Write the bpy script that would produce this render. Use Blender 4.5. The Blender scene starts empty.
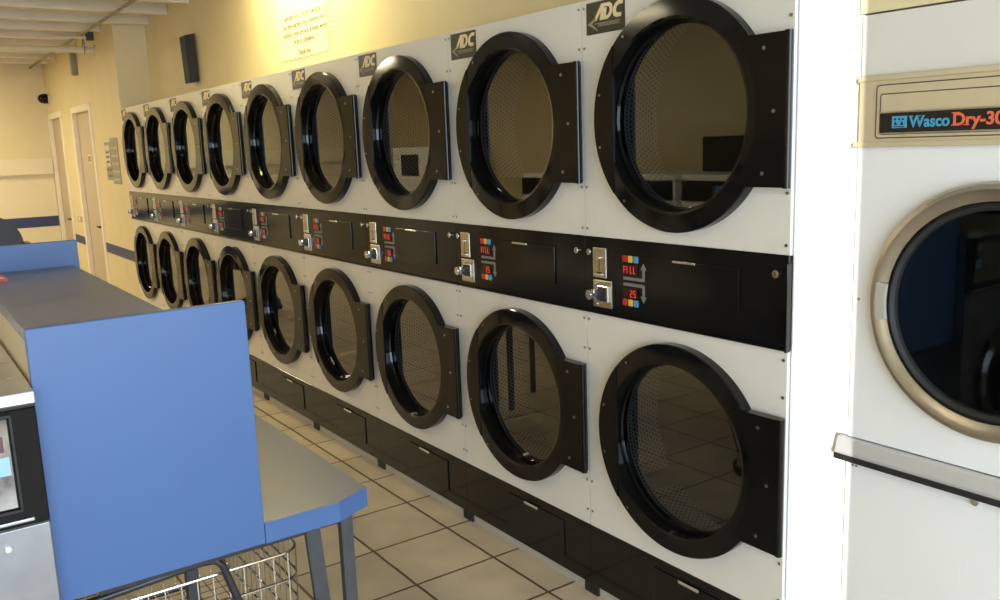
import bpy, bmesh, math, random
from mathutils import Vector, Matrix
random.seed(7)
SC = bpy.context.scene
COL = SC.collection
PI = math.pi

# ------------------------------------------------------------------ helpers
def lin(c):
    return tuple((v/12.92 if v <= .04045 else ((v+.055)/1.055)**2.4) for v in c)
def hx(r, g, b): return lin((r/255, g/255, b/255))

def mat(name, col, rough=.5, metal=0., spec=.5, coat=0., emit=None, es=0.):
    m = bpy.data.materials.new(name); m.use_nodes = True
    b = m.node_tree.nodes['Principled BSDF']
    b.inputs['Base Color'].default_value = (*col, 1)
    b.inputs['Roughness'].default_value = rough
    b.inputs['Metallic'].default_value = metal
    b.inputs['Specular IOR Level'].default_value = spec
    b.inputs['Coat Weight'].default_value = coat
    if emit:
        b.inputs['Emission Color'].default_value = (*emit, 1)
        b.inputs['Emission Strength'].default_value = es
    return m

def noisy(m, scale=8, amt=.1, detail=4, bump=0., bscale=60, rough=None):
    """procedural variation of the base colour (wear, paint roller) plus a fine bump"""
    nt = m.node_tree; N = nt.nodes; L = nt.links
    b = N['Principled BSDF']
    col = tuple(b.inputs['Base Color'].default_value)
    tc = N.new('ShaderNodeTexCoord')
    n = N.new('ShaderNodeTexNoise'); n.inputs['Scale'].default_value = scale; n.inputs['Detail'].default_value = detail
    L.new(tc.outputs['Object'], n.inputs['Vector'])
    r = N.new('ShaderNodeValToRGB')
    r.color_ramp.elements[0].position = .3; r.color_ramp.elements[1].position = .7
    r.color_ramp.elements[0].color = (*[c*(1-amt) for c in col[:3]], 1)
    r.color_ramp.elements[1].color = (*[min(1, c*(1+amt)) for c in col[:3]], 1)
    L.new(n.outputs['Fac'], r.inputs['Fac']); L.new(r.outputs['Color'], b.inputs['Base Color'])
    if bump:
        n2 = N.new('ShaderNodeTexNoise'); n2.inputs['Scale'].default_value = bscale; n2.inputs['Detail'].default_value = 3
        L.new(tc.outputs['Object'], n2.inputs['Vector'])
        bp = N.new('ShaderNodeBump'); bp.inputs['Strength'].default_value = bump; bp.inputs['Distance'].default_value = .002
        L.new(n2.outputs['Fac'], bp.inputs['Height']); L.new(bp.outputs['Normal'], b.inputs['Normal'])
    if rough:
        mr = N.new('ShaderNodeMapRange'); mr.inputs['To Min'].default_value = rough[0]; mr.inputs['To Max'].default_value = rough[1]
        L.new(n.outputs['Fac'], mr.inputs['Value']); L.new(mr.outputs['Result'], b.inputs['Roughness'])
    return m

class MB:
    def __init__(s): s.bm = bmesh.new()
    def box(s, x0, x1, y0, y1, z0, z1, bev=0., seg=2):
        x0, x1 = sorted((x0, x1)); y0, y1 = sorted((y0, y1)); z0, z1 = sorted((z0, z1))
        r = bmesh.ops.create_cube(s.bm, size=1)
        vs = r['verts']
        bmesh.ops.transform(s.bm, verts=vs, matrix=Matrix.Translation(((x0+x1)/2, (y0+y1)/2, (z0+z1)/2)) @ Matrix.Diagonal((x1-x0, y1-y0, z1-z0, 1)))
        if bev:
            es = list({e for v in vs for e in v.link_edges})
            bmesh.ops.bevel(s.bm, geom=es, offset=bev, segments=seg, affect='EDGES', profile=.5)
        return s
    def tube(s, pts, r, n=10, closed=False):
        pts = [Vector(p) for p in pts]; m = len(pts)
        rings = []
        up = None
        for i, p in enumerate(pts):
            if closed: t = pts[(i+1) % m]-pts[i-1]
            else: t = pts[min(i+1, m-1)]-pts[max(i-1, 0)]
            t.normalize()
            if up is None:
                up = Vector((0, 0, 1)) if abs(t.z) < .9 else Vector((1, 0, 0))
            a = (up - t*up.dot(t)).normalized(); up = a
            b = t.cross(a)
            rings.append([s.bm.verts.new(p + r*(math.cos(2*PI*k/n)*a + math.sin(2*PI*k/n)*b)) for k in range(n)])
        for i in range(m if closed else m-1):
            A, B = rings[i], rings[(i+1) % m]
            for k in range(n):
                s.bm.faces.new((A[k], A[(k+1) % n], B[(k+1) % n], B[k]))
        if not closed:
            s.bm.faces.new(rings[0][::-1]); s.bm.faces.new(rings[-1])
        return s
    def cyl(s, p, q, r, n=24, r2=None):
        p, q = Vector(p), Vector(q); t = (q-p).normalized()
        up = Vector((0, 0, 1)) if abs(t.z) < .9 else Vector((1, 0, 0))
        a = (up-t*up.dot(t)).normalized(); b = t.cross(a)
        r2 = r if r2 is None else r2
        A = [s.bm.verts.new(p+r*(math.cos(2*PI*k/n)*a+math.sin(2*PI*k/n)*b)) for k in range(n)]
        B = [s.bm.verts.new(q+r2*(math.cos(2*PI*k/n)*a+math.sin(2*PI*k/n)*b)) for k in range(n)]
        for k in range(n): s.bm.faces.new((A[k], A[(k+1) % n], B[(k+1) % n], B[k]))
        s.bm.faces.new(A[::-1]); s.bm.faces.new(B)
        return s
    def lathex(s, prof, cy, cz, n=72, close=True, cap=False):
        """profile of (radius, x) spun about the x axis through (cy, cz)"""
        rings = []
        for r, x in prof:
            rings.append([s.bm.verts.new((x, cy+r*math.cos(2*PI*k/n), cz+r*math.sin(2*PI*k/n))) for k in range(n)])
        m = len(rings)
        for i in range(m if close else m-1):
            A, B = rings[i], rings[(i+1) % m]
            for k in range(n): s.bm.faces.new((A[k], A[(k+1) % n], B[(k+1) % n], B[k]))
        if cap: s.bm.faces.new(rings[-1])
        return s
    def prism(s, poly, x0, x1, plane='yz'):
        """extrude a 2-D polygon; plane yz is extruded along x, xy along z, xz along y"""
        def P(a, b, c):
            return {'yz': (c, a, b), 'xy': (a, b, c), 'xz': (a, c, b)}[plane]
        A = [s.bm.verts.new(P(a, b, x0)) for a, b in poly]; B = [s.bm.verts.new(P(a, b, x1)) for a, b in poly]
        n = len(poly)
        for k in range(n): s.bm.faces.new((A[k], A[(k+1) % n], B[(k+1) % n], B[k]))
        s.bm.faces.new(A[::-1]); s.bm.faces.new(B)
        return s
    def holed(s, y0, y1, z0, z1, cy, cz, R, x0, x1, n=72):
        """rectangular sheet with a round hole, thickness x0..x1"""
        hull = []
        for k in range(n):
            a = 2*PI*k/n; c, d = math.cos(a), math.sin(a)
            t = min(((y1-cy)/c if c > 1e-9 else 1e9), ((y0-cy)/c if c < -1e-9 else 1e9), ((z1-cz)/d if d > 1e-9 else 1e9), ((z0-cz)/d if d < -1e-9 else 1e9))
            hull.append([cy+t*c, cz+t*d])
        for yy in (y0, y1):
            for zz in (z0, z1):
                k = min(range(n), key=lambda i: (hull[i][0]-yy)**2+(hull[i][1]-zz)**2); hull[k] = [yy, zz]
        V = {}
        for i, x in enumerate((x0, x1)):
            V[i] = ([s.bm.verts.new((x, h[0], h[1])) for h in hull],
                    [s.bm.verts.new((x, cy+R*math.cos(2*PI*k/n), cz+R*math.sin(2*PI*k/n))) for k in range(n)])
        for k in range(n):
            j = (k+1) % n
            s.bm.faces.new((V[0][0][k], V[0][0][j], V[0][1][j], V[0][1][k]))
            s.bm.faces.new((V[1][0][k], V[1][1][k], V[1][1][j], V[1][0][j]))
            s.bm.faces.new((V[0][0][k], V[1][0][k], V[1][0][j], V[0][0][j]))
            s.bm.faces.new((V[0][1][k], V[0][1][j], V[1][1][j], V[1][1][k]))
        return s
    def build(s, name, m, parent=None, smooth=40):
        bmesh.ops.recalc_face_normals(s.bm, faces=s.bm.faces[:])
        me = bpy.data.meshes.new(name); s.bm.to_mesh(me); s.bm.free()
        o = bpy.data.objects.new(name, me); COL.objects.link(o)
        me.materials.append(m)
        if smooth:
            try:
                me.polygons.foreach_set('use_smooth', [True]*len(me.polygons))
                me.set_sharp_from_angle(angle=math.radians(smooth))
            except Exception: pass
        if parent: o.parent = parent; o.matrix_parent_inverse = Matrix.Translation(-Vector(parent_base(parent)))
        return o

def parent_base(p):
    """parts are modelled in world space: only a top-level Empty shifts them"""
    return Vector(p.location) if p.parent is None else Vector((0, 0, 0))

def thing(name, label, cat, loc=(0, 0, 0), group=None):
    o = bpy.data.objects.new(name, None); COL.objects.link(o); o.location = loc
    o.empty_display_size = .1
    o['label'] = label; o['category'] = cat
    if group: o['group'] = group
    return o
def tag(o, label, cat, group=None):
    o['label'] = label; o['category'] = cat
    if group: o['group'] = group
    return o
def structure(o): o['kind'] = 'structure'; return o

def text_mesh(txt, size, bold=0., ext=.0006, xs=1.):
    c = bpy.data.curves.new('t', 'FONT'); c.body = txt; c.size = size; c.offset = bold; c.extrude = ext
    c.align_x = 'LEFT'
    t = bpy.data.objects.new('t', c); COL.objects.link(t)
    bpy.context.view_layer.update()
    me = bpy.data.meshes.new_from_object(t.evaluated_get(bpy.context.evaluated_depsgraph_get()))
    bpy.data.objects.remove(t)
    for v in me.vertices: v.co.x *= xs
    return me
def put_text(name, txt, size, m, parent, x, y, z, width=None, bold=0., slant=0., extra=None):
    """lettering lying on a plane that faces -x; reads towards -y from (y, z)"""
    me = text_mesh(txt, size, bold)
    w = max(v.co.x for v in me.vertices)
    k = (width/w) if width else 1
    bm = bmesh.new(); bm.from_mesh(me)
    for v in bm.verts:
        a, b, c = v.co
        v.co = (x-c, y-(a+slant*b)*k, z+b)
    if extra: extra(bm)
    bm.to_mesh(me); bm.free()
    o = bpy.data.objects.new(name, me); COL.objects.link(o); me.materials.clear(); me.materials.append(m)
    if parent: o.parent = parent; o.matrix_parent_inverse = Matrix.Translation(-parent_base(parent))
    return o

def copy_tree(o, parent=None):
    c = o.copy(); COL.objects.link(c)
    if parent: c.parent = parent
    for ch in list(o.children): copy_tree(ch, c)
    return c

# ------------------------------------------------------------------ materials
M = {}
M['wall'] = noisy(mat('cream_paint', hx(227, 212, 171), .55), 3, .03, bump=.15, bscale=120)
M['wall_pale'] = noisy(mat('pale_cream_paint', hx(232, 222, 190), .5), 3, .03, bump=.1)
M['ceil'] = noisy(mat('white_joist_paint', hx(222, 214, 196), .6), 4, .06, bump=.2)
M['stripe'] = mat('navy_stripe', hx(52, 62, 108), .5)
M['door_paint'] = noisy(mat('door_paint', hx(196, 180, 160), .5), 5, .03)
M['frame_paint'] = mat('frame_paint', hx(242, 234, 212), .45)
M['enamel'] = noisy(mat('dryer_enamel', hx(224, 220, 212), .32, coat=.2), 2.5, .02, rough=(.28, .4))
M['enamel_w'] = noisy(mat('white_enamel', hx(236, 236, 236), .3, coat=.2), 2.5, .02)
M['black'] = mat('black_gloss_plastic', (.0035, .0035, .0037), .09, spec=.33)
M['blacksoft'] = noisy(mat('black_satin_plastic', (.004, .004, .0042), .18, spec=.22), 20, .2)
M['panelblack'] = mat('black_panel_film', (.005, .0048, .005), .12, spec=.3)
M['rubber'] = mat('black_rubber', (.01, .01, .01), .6)
M['chrome'] = mat('chrome', (.75, .75, .76), .12, metal=1)
M['brass'] = noisy(mat('brushed_nickel', (.55, .5, .4), .32, metal=1), 80, .15)
M['steel_dull'] = noisy(mat('brushed_panel_steel', (.30, .30, .31), .42, metal=1), 14, .08)
M['steel'] = noisy(mat('stainless', (.56, .56, .57), .3, metal=1), 14, .08, rough=(.22, .38))
M['ring_steel'] = noisy(mat('brushed_ring_steel', (.42, .385, .35), .3, metal=1), 12, .08, rough=(.24, .36))
M['alu'] = mat('brushed_aluminium', hx(205, 205, 205), .5, metal=.5)
M['screw'] = mat('screw_steel', (.35, .34, .32), .3, metal=1)
M['badge'] = mat('badge_black', hx(40, 32, 22), .35)
M['badge_cream'] = mat('badge_cream', hx(235, 215, 170), .45)
M['badge_grey'] = mat('badge_grey', hx(150, 138, 112), .45)
M['grey_print'] = mat('grey_print', hx(120, 118, 115), .5)
M['red_btn'] = mat('red_button', hx(185, 42, 34), .4)
M['yel_btn'] = mat('yellow_button', hx(225, 185, 60), .4)
M['blu_btn'] = mat('blue_button', hx(70, 150, 200), .4)
M['led_back'] = mat('display_window', (.03, .004, .004), .2)
M['led'] = mat('led_red', (.3, .01, .01), .5, emit=(1, .05, .03), es=.6)
M['kick'] = mat('kick_grey', hx(176, 172, 162), .5)
M['blue'] = noisy(mat('blue_laminate', hx(66, 98, 150), .42), 5, .02, rough=(.36, .48))
M['blue_top'] = noisy(mat('worn_blue_laminate', hx(100, 106, 132), .36), 3.5, .12, rough=(.28, .42))
M['dark_edge'] = mat('dark_edge', hx(40, 40, 55), .5)
M['cream_lam'] = mat('cream_side', hx(205, 190, 160), .5)
M['leg'] = noisy(mat('grey_leg_enamel', hx(62, 64, 68), .45), 30, .15)
M['wire'] = mat('chrome_wire', (.8, .78, .72), .22, metal=1)
M['tube'] = mat('dark_tube', hx(40, 40, 44), .35)
M['red_paper'] = mat('red_paper', hx(200, 90, 95), .6)
M['paper'] = noisy(mat('notice_paper', hx(190, 182, 160), .6), 18, .12)
M['paper_w'] = mat('white_paper', hx(215, 210, 190), .6)
M['print_grey'] = noisy(mat('notice_print', hx(158, 153, 138), .6), 30, .25)
M['print_dim'] = mat('faded_print', hx(118, 114, 102), .6)
M['ink'] = mat('ink', hx(60, 55, 50), .6)
M['ink_red'] = mat('red_ink', hx(205, 60, 45), .6)
M['speaker'] = noisy(mat('speaker_cloth', hx(17, 18, 20), .6), 200, .4, bump=.4, bscale=400)
M['pipe'] = mat('painted_pipe', hx(215, 205, 180), .5)
M['conduit'] = mat('conduit', hx(150, 138, 115), .5)
M['bell'] = mat('bell_grey', hx(140, 132, 118), .5)
M['bandmetal'] = noisy(mat('beige_anodised', hx(214, 200, 168), .38, metal=.35), 3, .03)
M['outline'] = mat('brown_outline', hx(72, 58, 42), .5)
M['wascoblack'] = mat('name_plate_black', (.012, .011, .011), .25)
M['wascoblue'] = mat('name_blue', hx(70, 150, 190), .5)
M['wascored'] = mat('name_orange', hx(225, 105, 75), .5)
M['chair'] = noisy(mat('black_vinyl', hx(22, 23, 22), .35), 10, .2)
M['dial'] = noisy(mat('chrome_plate', (.32, .32, .34), .12, metal=1), 22, .5)
M['sticker_blue'] = mat('sticker_blue', hx(150, 190, 225), .4)
M['sticker_dark'] = mat('sticker_maroon', hx(90, 50, 55), .4)
M['lamp'] = mat('fluorescent_tube', (1, 1, 1), .5, emit=(1, .85, .42), es=105)
M['ground'] = noisy(mat('pavement', hx(150, 148, 145), .8), 2, .08)

# thin tinted glass: clear pane with Fresnel reflection
def glass(name, tint, ior=1.5, rough=.0):
    m = bpy.data.materials.new(name); m.use_nodes = True
    N = m.node_tree.nodes; L = m.node_tree.links; N.remove(N['Principled BSDF'])
    out = N['Material Output']
    t = N.new('ShaderNodeBsdfTransparent'); t.inputs['Color'].default_value = (*tint, 1)
    g = N.new('ShaderNodeBsdfGlossy'); g.inputs['Roughness'].default_value = rough; g.inputs['Color'].default_value = (1, 1, 1, 1)
    f = N.new('ShaderNodeFresnel'); f.inputs['IOR'].default_value = ior
    mx = N.new('ShaderNodeMixShader')
    ge = N.new('ShaderNodeNewGeometry'); inv = N.new('ShaderNodeMath'); inv.operation = 'SUBTRACT'; inv.inputs[0].default_value = 1
    mu = N.new('ShaderNodeMath'); mu.operation = 'MULTIPLY'      # no total reflection inside the thin pane
    L.new(ge.outputs['Backfacing'], inv.inputs[1]); L.new(inv.outputs[0], mu.inputs[0]); L.new(f.outputs[0], mu.inputs[1])
    L.new(mu.outputs[0], mx.inputs[0]); L.new(t.outputs[0], mx.inputs[1]); L.new(g.outputs[0], mx.inputs[2]); L.new(mx.outputs[0], out.inputs[0])
    return m
M['glass'] = glass('dryer_glass', (.66, .66, .64), 2.05, .008)
M['glass_dark'] = glass('smoked_glass', (.5, .52, .56), 1.32)
M['window_glass'] = glass('window_glass', (.97, .98, .98), 1.3)

def drum_material():
    m = mat('perforated_drum', hx(150, 160, 172), .35, metal=.6)
    N = m.node_tree.nodes; L = m.node_tree.links; b = N['Principled BSDF']
    tc = N.new('ShaderNodeTexCoord'); sp = N.new('ShaderNodeSeparateXYZ'); L.new(tc.outputs['Object'], sp.inputs[0])
    def math_(op, a=None, c=None, d=None):
        n = N.new('ShaderNodeMath'); n.operation = op
        for i, v in enumerate((a, c, d)):
            if v is None: continue
            if isinstance(v, (int, float)): n.inputs[i].default_value = v
            else: L.new(v, n.inputs[i])
        return n.outputs[0]
    ang = math_('ARCTAN2', sp.outputs['Z'], sp.outputs['Y'])
    u = math_('MULTIPLY', ang, .365/.0165)          # cells round the drum
    v = math_('MULTIPLY', sp.outputs['X'], 1/.0135)
    row = math_('FLOOR', v)
    off = math_('MULTIPLY', math_('MODULO', row, 2.), .5)
    fu = math_('SUBTRACT', math_('FRACT', math_('ADD', u, off)), .5)
    fv = math_('SUBTRACT', math_('FRACT', v), .5)
    d = math_('SQRT', math_('ADD', math_('MULTIPLY', fu, fu), math_('MULTIPLY', fv, fv)))
    hole = math_('LESS_THAN', d, .30)
    mx = N.new('ShaderNodeMix'); mx.data_type = 'RGBA'
    mx.inputs[6].default_value = (*hx(165, 170, 180), 1); mx.inputs[7].default_value = (.004, .004, .005, 1)
    L.new(hole, mx.inputs[0]); L.new(mx.outputs[2], b.inputs['Base Color'])
    return m
M['drum'] = drum_material()
M['drumback'] = noisy(mat('drum_back_plate', hx(88, 88, 80), .5, metal=.3), 3, .15)

def tile_material():
    m = mat('floor_tiles', hx(150, 135, 112), .4)
    N = m.node_tree.nodes; L = m.node_tree.links; b = N['Principled BSDF']
    tc = N.new('ShaderNodeTexCoord')
    mp = N.new('ShaderNodeMapping'); mp.inputs['Location'].default_value = (.118-.003, -2.645-.003, 0)
    L.new(tc.outputs['Object'], mp.inputs['Vector'])
    # slightly wobbly edges
    nz = N.new('ShaderNodeTexNoise'); nz.inputs['Scale'].default_value = 14; nz.inputs['Detail'].default_value = 3
    L.new(tc.outputs['Object'], nz.inputs['Vector'])
    va = N.new('ShaderNodeVectorMath'); va.operation = 'MULTIPLY_ADD'
    va.inputs[1].default_value = (.006, .006, 0)
    L.new(nz.outputs['Color'], va.inputs[0]); L.new(mp.outputs[0], va.inputs[2])
    br = N.new('ShaderNodeTexBrick'); br.offset = 0; br.squash = 1
    br.inputs['Scale'].default_value = 1; br.inputs['Brick Width'].default_value = .3435; br.inputs['Row Height'].default_value = .3435
    br.inputs['Mortar Size'].default_value = .006; br.inputs['Mortar Smooth'].default_value = .25; br.inputs['Bias'].default_value = 0
    br.inputs['Color1'].default_value = (*hx(190, 177, 156), 1); br.inputs['Color2'].default_value = (*hx(202, 188, 166), 1)
    br.inputs['Mortar'].default_value = (*hx(84, 64, 46), 1)
    L.new(va.outputs[0], br.inputs['Vector'])
    # cloudy glaze and a light worn centre line inside the wide joints
    n1 = N.new('ShaderNodeTexNoise'); n1.inputs['Scale'].default_value = 5; n1.inputs['Detail'].default_value = 6
    L.new(tc.outputs['Object'], n1.inputs['Vector'])
    cr = N.new('ShaderNodeValToRGB'); cr.color_ramp.elements[0].position = .3; cr.color_ramp.elements[1].position = .72
    cr.color_ramp.elements[0].color = (.82, .8, .78, 1); cr.color_ramp.elements[1].color = (1.08, 1.06, 1.04, 1)
    L.new(n1.outputs['Fac'], cr.inputs['Fac'])
    mu = N.new('ShaderNodeMix'); mu.data_type = 'RGBA'; mu.blend_type = 'MULTIPLY'; mu.inputs[0].default_value = 1
    L.new(br.outputs['Color'], mu.inputs[6]); L.new(cr.outputs['Color'], mu.inputs[7])
    L.new(mu.outputs[2], b.inputs['Base Color'])
    mr = N.new('ShaderNodeMapRange'); mr.inputs['To Min'].default_value = .32; mr.inputs['To Max'].default_value = .55
    L.new(n1.outputs['Fac'], mr.inputs['Value']); L.new(mr.outputs[0], b.inputs['Roughness'])
    bp = N.new('ShaderNodeBump'); bp.inputs['Strength'].default_value = .5; bp.inputs['Distance'].default_value = .003; bp.invert = True
    L.new(br.outputs['Fac'], bp.inputs['Height']); L.new(bp.outputs[0], b.inputs['Normal'])
    return m
M['tiles'] = tile_material()

# ------------------------------------------------------------------ the room
XW, YF, YB, ZC = -5.0, 12.63, -2.6, 2.94     # left wall, far wall, front wall, deck height
RX = .28                                     # wall plane above and behind the dryers is set back
Y0, W = 1.3985, .8                           # near end of the dryer row, dryer width
structure(MB().box(XW-.1, 1.3, YB-.1, YF+.1, -.1, 0).build('floor', M['tiles'], smooth=0))
ceil = structure(MB().box(XW-.1, 1.3, YB-.1, YF+.1, ZC, ZC+.1).build('ceiling', M['ceil'], smooth=0))
for k in range(25):
    y = -2.2+.629*k-.04
    if y+.09 > YF: break
    xe = 0.0 if y > 8.55 or y < 1.3 else RX
    MB().box(XW, xe, y, y+.085, 2.742, ZC, .006).build('joist', M['ceil'], ceil, smooth=0)
# right side: door wall flush with dryer fronts, return, set-back wall, bulkhead over the single dryer
D1 = (9.98, 10.93); D2 = (11.72, 12.58); DH = 2.09
w = MB()
w.box(0, .12, 8.602, D1[0], 0, ZC); w.box(0, .12, D1[1], D2[0], 0, ZC); w.box(0, .12, D2[1], YF, 0, ZC)
w.box(0, .12, D1[0], D1[1], DH, ZC); w.box(0, .12, D2[0], D2[1], DH, ZC)
w.box(.12, RX+.1, 8.602, 8.72, 0, ZC)
structure(w.build('wall_right_far', M['wall'], smooth=0))
structure(MB().box(RX, RX+.1, 1.23, 8.602, 2.02, ZC).build('wall_right', M['wall'], smooth=0))
structure(MB().box(.008, .05, 1.2185, 1.3975, 0, 2.3, .001, 1).build('trim_6', M['enamel_w'], smooth=0))  # white filler added nearly flush across the gap to catch the sun unshadowed
structure(MB().box(1.1, 1.2, YB, 8.6, 0, ZC).build('wall_behind_dryers', M['wall'], smooth=0))
w = MB(); w.box(-.005, 1.1, YB, 1.222, 1.842, ZC)
structure(w.build('wall_over_single_dryer', M['wall'], smooth=0))
structure(MB().box(XW-.1, XW, YB, YF, 0, ZC).build('wall_left', M['wall'], smooth=0))
w = MB(); w.box(XW, .3, YF, YF+.1, 0, ZC)
structure(w.build('wall_far', M['wall'], smooth=0))
structure(MB().box(XW, -.022, YF-.07, YF, 1.402, 1.605, .006).build('trim_1', M['wall_pale'], smooth=0))
structure(MB().box(XW, -.022, YF-.012, YF, 0, 1.402).build('trim_2', M['wall_pale'], smooth=0))
structure(MB().box(XW, -.024, YF-.016, YF-.012, .738, .868).build('trim_3', M['stripe'], smooth=0))
structure(MB().box(-.003, 0, 8.603, D1[0]-.06, .607, .707).build('trim_4', M['stripe'], smooth=0))
structure(MB().box(-.003, 0, D1[1]+.06, D2[0]-.06, .595, .69).build('trim_5', M['stripe'], smooth=0))
for i, (a, b) in enumerate((D1, D2)):
    d = structure(MB().box(.035, .075, a, b, .01, DH, .004).build('door_%d' % (i+1), M['door_paint'], smooth=0))
    f = MB()
    f.box(-.016, .034, a-.055, a+.012, 0, DH+.055, .003); f.box(-.016, .034, b-.012, min(b+.055, YF-.017), 0, DH+.055, .003); f.box(-.016, .034, a, b, DH-.012, DH+.055, .003)
    f.build('door_frame', M['frame_paint'], d, smooth=0)
    hy = a+.09
    h = MB(); h.cyl((.035, hy, .86), (.028, hy, .86), .032); h.cyl((.028, hy, .86), (-.02, hy, .86), .011)
    h.box(-.032, -.018, hy-.012, hy+.11, .85, .87, .005)
    h.cyl((.035, hy, .93), (.02, hy, .93), .02)
    h.build('door_handle', M['tube'], d)
s = tag(MB().box(.029, .0345, 10.33, 10.57, 1.53, 1.62).build('door_sign', M['paper_w'], smooth=0), 'small pale sign on the nearer door of the far wall run', 'sign')
pt = MB()
for i in range(3): pt.box(.028, .029, 10.36, 10.54, 1.55+.02*i, 1.56+.02*i)
pt.build('sign_print', M['ink'], s, smooth=0)

# front wall with the storefront window behind the camera
w = MB()
w.box(XW, 1.1, YB-.12, YB, 0, .35); w.box(XW, 1.1, YB-.12, YB, 2.6, ZC)
w.box(XW, -4.94, YB-.12, YB, .35, 2.6); w.box(.35, 1.1, YB-.12, YB, .35, 2.6)
structure(w.build('wall_front', M['wall'], smooth=0))
wf = MB()
for x in (-4.94, -3.2, -1.5, .30): wf.box(x, x+.05, YB-.09, YB-.03, .35, 2.6)
wf.box(-4.94, .35, YB-.09, YB-.03, .35, .40); wf.box(-4.94, .35, YB-.09, YB-.03, 2.55, 2.6)
win = structure(wf.build('window_1', M['steel'], smooth=0))
MB().box(-4.89, .30, YB-.063, YB-.057, .4, 2.55).build('window_pane', M['window_glass'], win, smooth=0)
structure(MB().box(-30, 30, -40, YB-.12, -.12, -.02).build('pavement', M['ground'], smooth=0))

# ------------------------------------------------------------------ the stacked dryers
ZT, ZB1, ZB0, ZW = 2.011, 1.2724, 1.0206, .2583
YC, RO, ZU, ZL = .382, .3266, 1.6373, .651
def seven(mb, ch, y, z, h=.022, x=-.0105):
    seg = {'F': 'aefg', 'I': 'ef', 'L': 'def', '2': 'abged', '5': 'afgcd'}[ch]
    w_, t = .0092, .0022
    S = {'a': (0, w_, h-t, h), 'd': (0, w_, 0, t), 'g': (0, w_, h/2-t/2, h/2+t/2), 'f': (0, t, h/2, h), 'e': (0, t, 0, h/2),
         'b': (w_-t, w_, h/2, h), 'c': (w_-t, w_, 0, h/2)}
    for c in seg:
        a, b, c0, d0 = S[c]; mb.box(x, x+.0012, y-b, y-a, z+c0, z+d0)

def dryer_door(root, cz, name):
    """door ring with recessed glass, hinge plate and pin, grip edge on the far side"""
    d = MB()
    prof = [(RO-.002, .0), (RO, -.003), (RO, -.034), (RO-.003, -.0380), (.274, -.0405), (.2665, -.0385),
            (.264, .030), (.272, .030), (.272, .0)]
    d.lathex(prof, YC, cz, 96)
    ring = d.build(name, M['black'], root, smooth=16)
    g = MB(); g.lathex([(.2655, .006), (.2655, .011)], YC, cz, 72, close=False)
    bm = g.bm; n = 72; vs = list(bm.verts); bm.faces.new(vs[:n][::-1]); bm.faces.new(vs[n:])
    g.build('door_glass', M['glass'], ring, smooth=30)
    gb = MB(); gb.lathex([(.2645, .0055), (.2645, -.004), (.2585, -.004), (.2555, .0055)], YC, cz, 72)
    gb.build('glass_gasket', M['black'], ring, smooth=40)
    # grip: a flat segment of the ring cut by a straight edge
    yo = .236; a0 = math.acos(yo/(RO-.004)); poly = []
    for k in range(25):
        a = -a0+2*a0*k/24; poly.append((YC+(RO-.004)*math.cos(a), cz+(RO-.004)*math.sin(a)))
    # keep clear of the opening: inner side follows straight chord
    h = MB(); h.prism([(y, z) for y, z in poly], -.0414, -.034)
    # cut the glass opening out of the segment (chord lies inside the inner rim)
    h.build('door_grip', M['blacksoft'], ring, smooth=30)
    hp = MB()
    zz = .19
    arc = []
    for k in range(25):
        z_ = .186-.372*k/24; arc.append((YC-math.sqrt(.296**2-z_*z_), cz+z_))
    hp.prism([(-.003, cz-zz), (-.003, cz+zz), (.108, cz+zz)]+arc+[(.108, cz-zz)], -.0412, -.012)
    pl = hp.build('hinge_plate', M['blacksoft'], root, smooth=30)
    pn = MB(); pn.cyl((-.031, -.005, cz-zz-.002), (-.031, -.005, cz+zz+.002), .0105, 16)
    pn.build('hinge_pin', M['black'], pl)

    for (yy, z_) in ((.062, zz-.035), (.030, 0), (.062, -zz+.035)):
        MB().cyl((-.041, yy, cz+z_), (-.0435, yy, cz+z_), .005, 12).build('hinge_screw', M['screw'], pl)

    for a in (165, 195, 180-52, 180+52):
        a = math.radians(a-180); MB().cyl((-.042, YC+.305*math.cos(a), cz+.305*math.sin(a)), (-.0445, YC+.305*math.cos(a), cz+.305*math.sin(a)), .0038, 10).build('grip_screw', M['screw'], ring)

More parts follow.
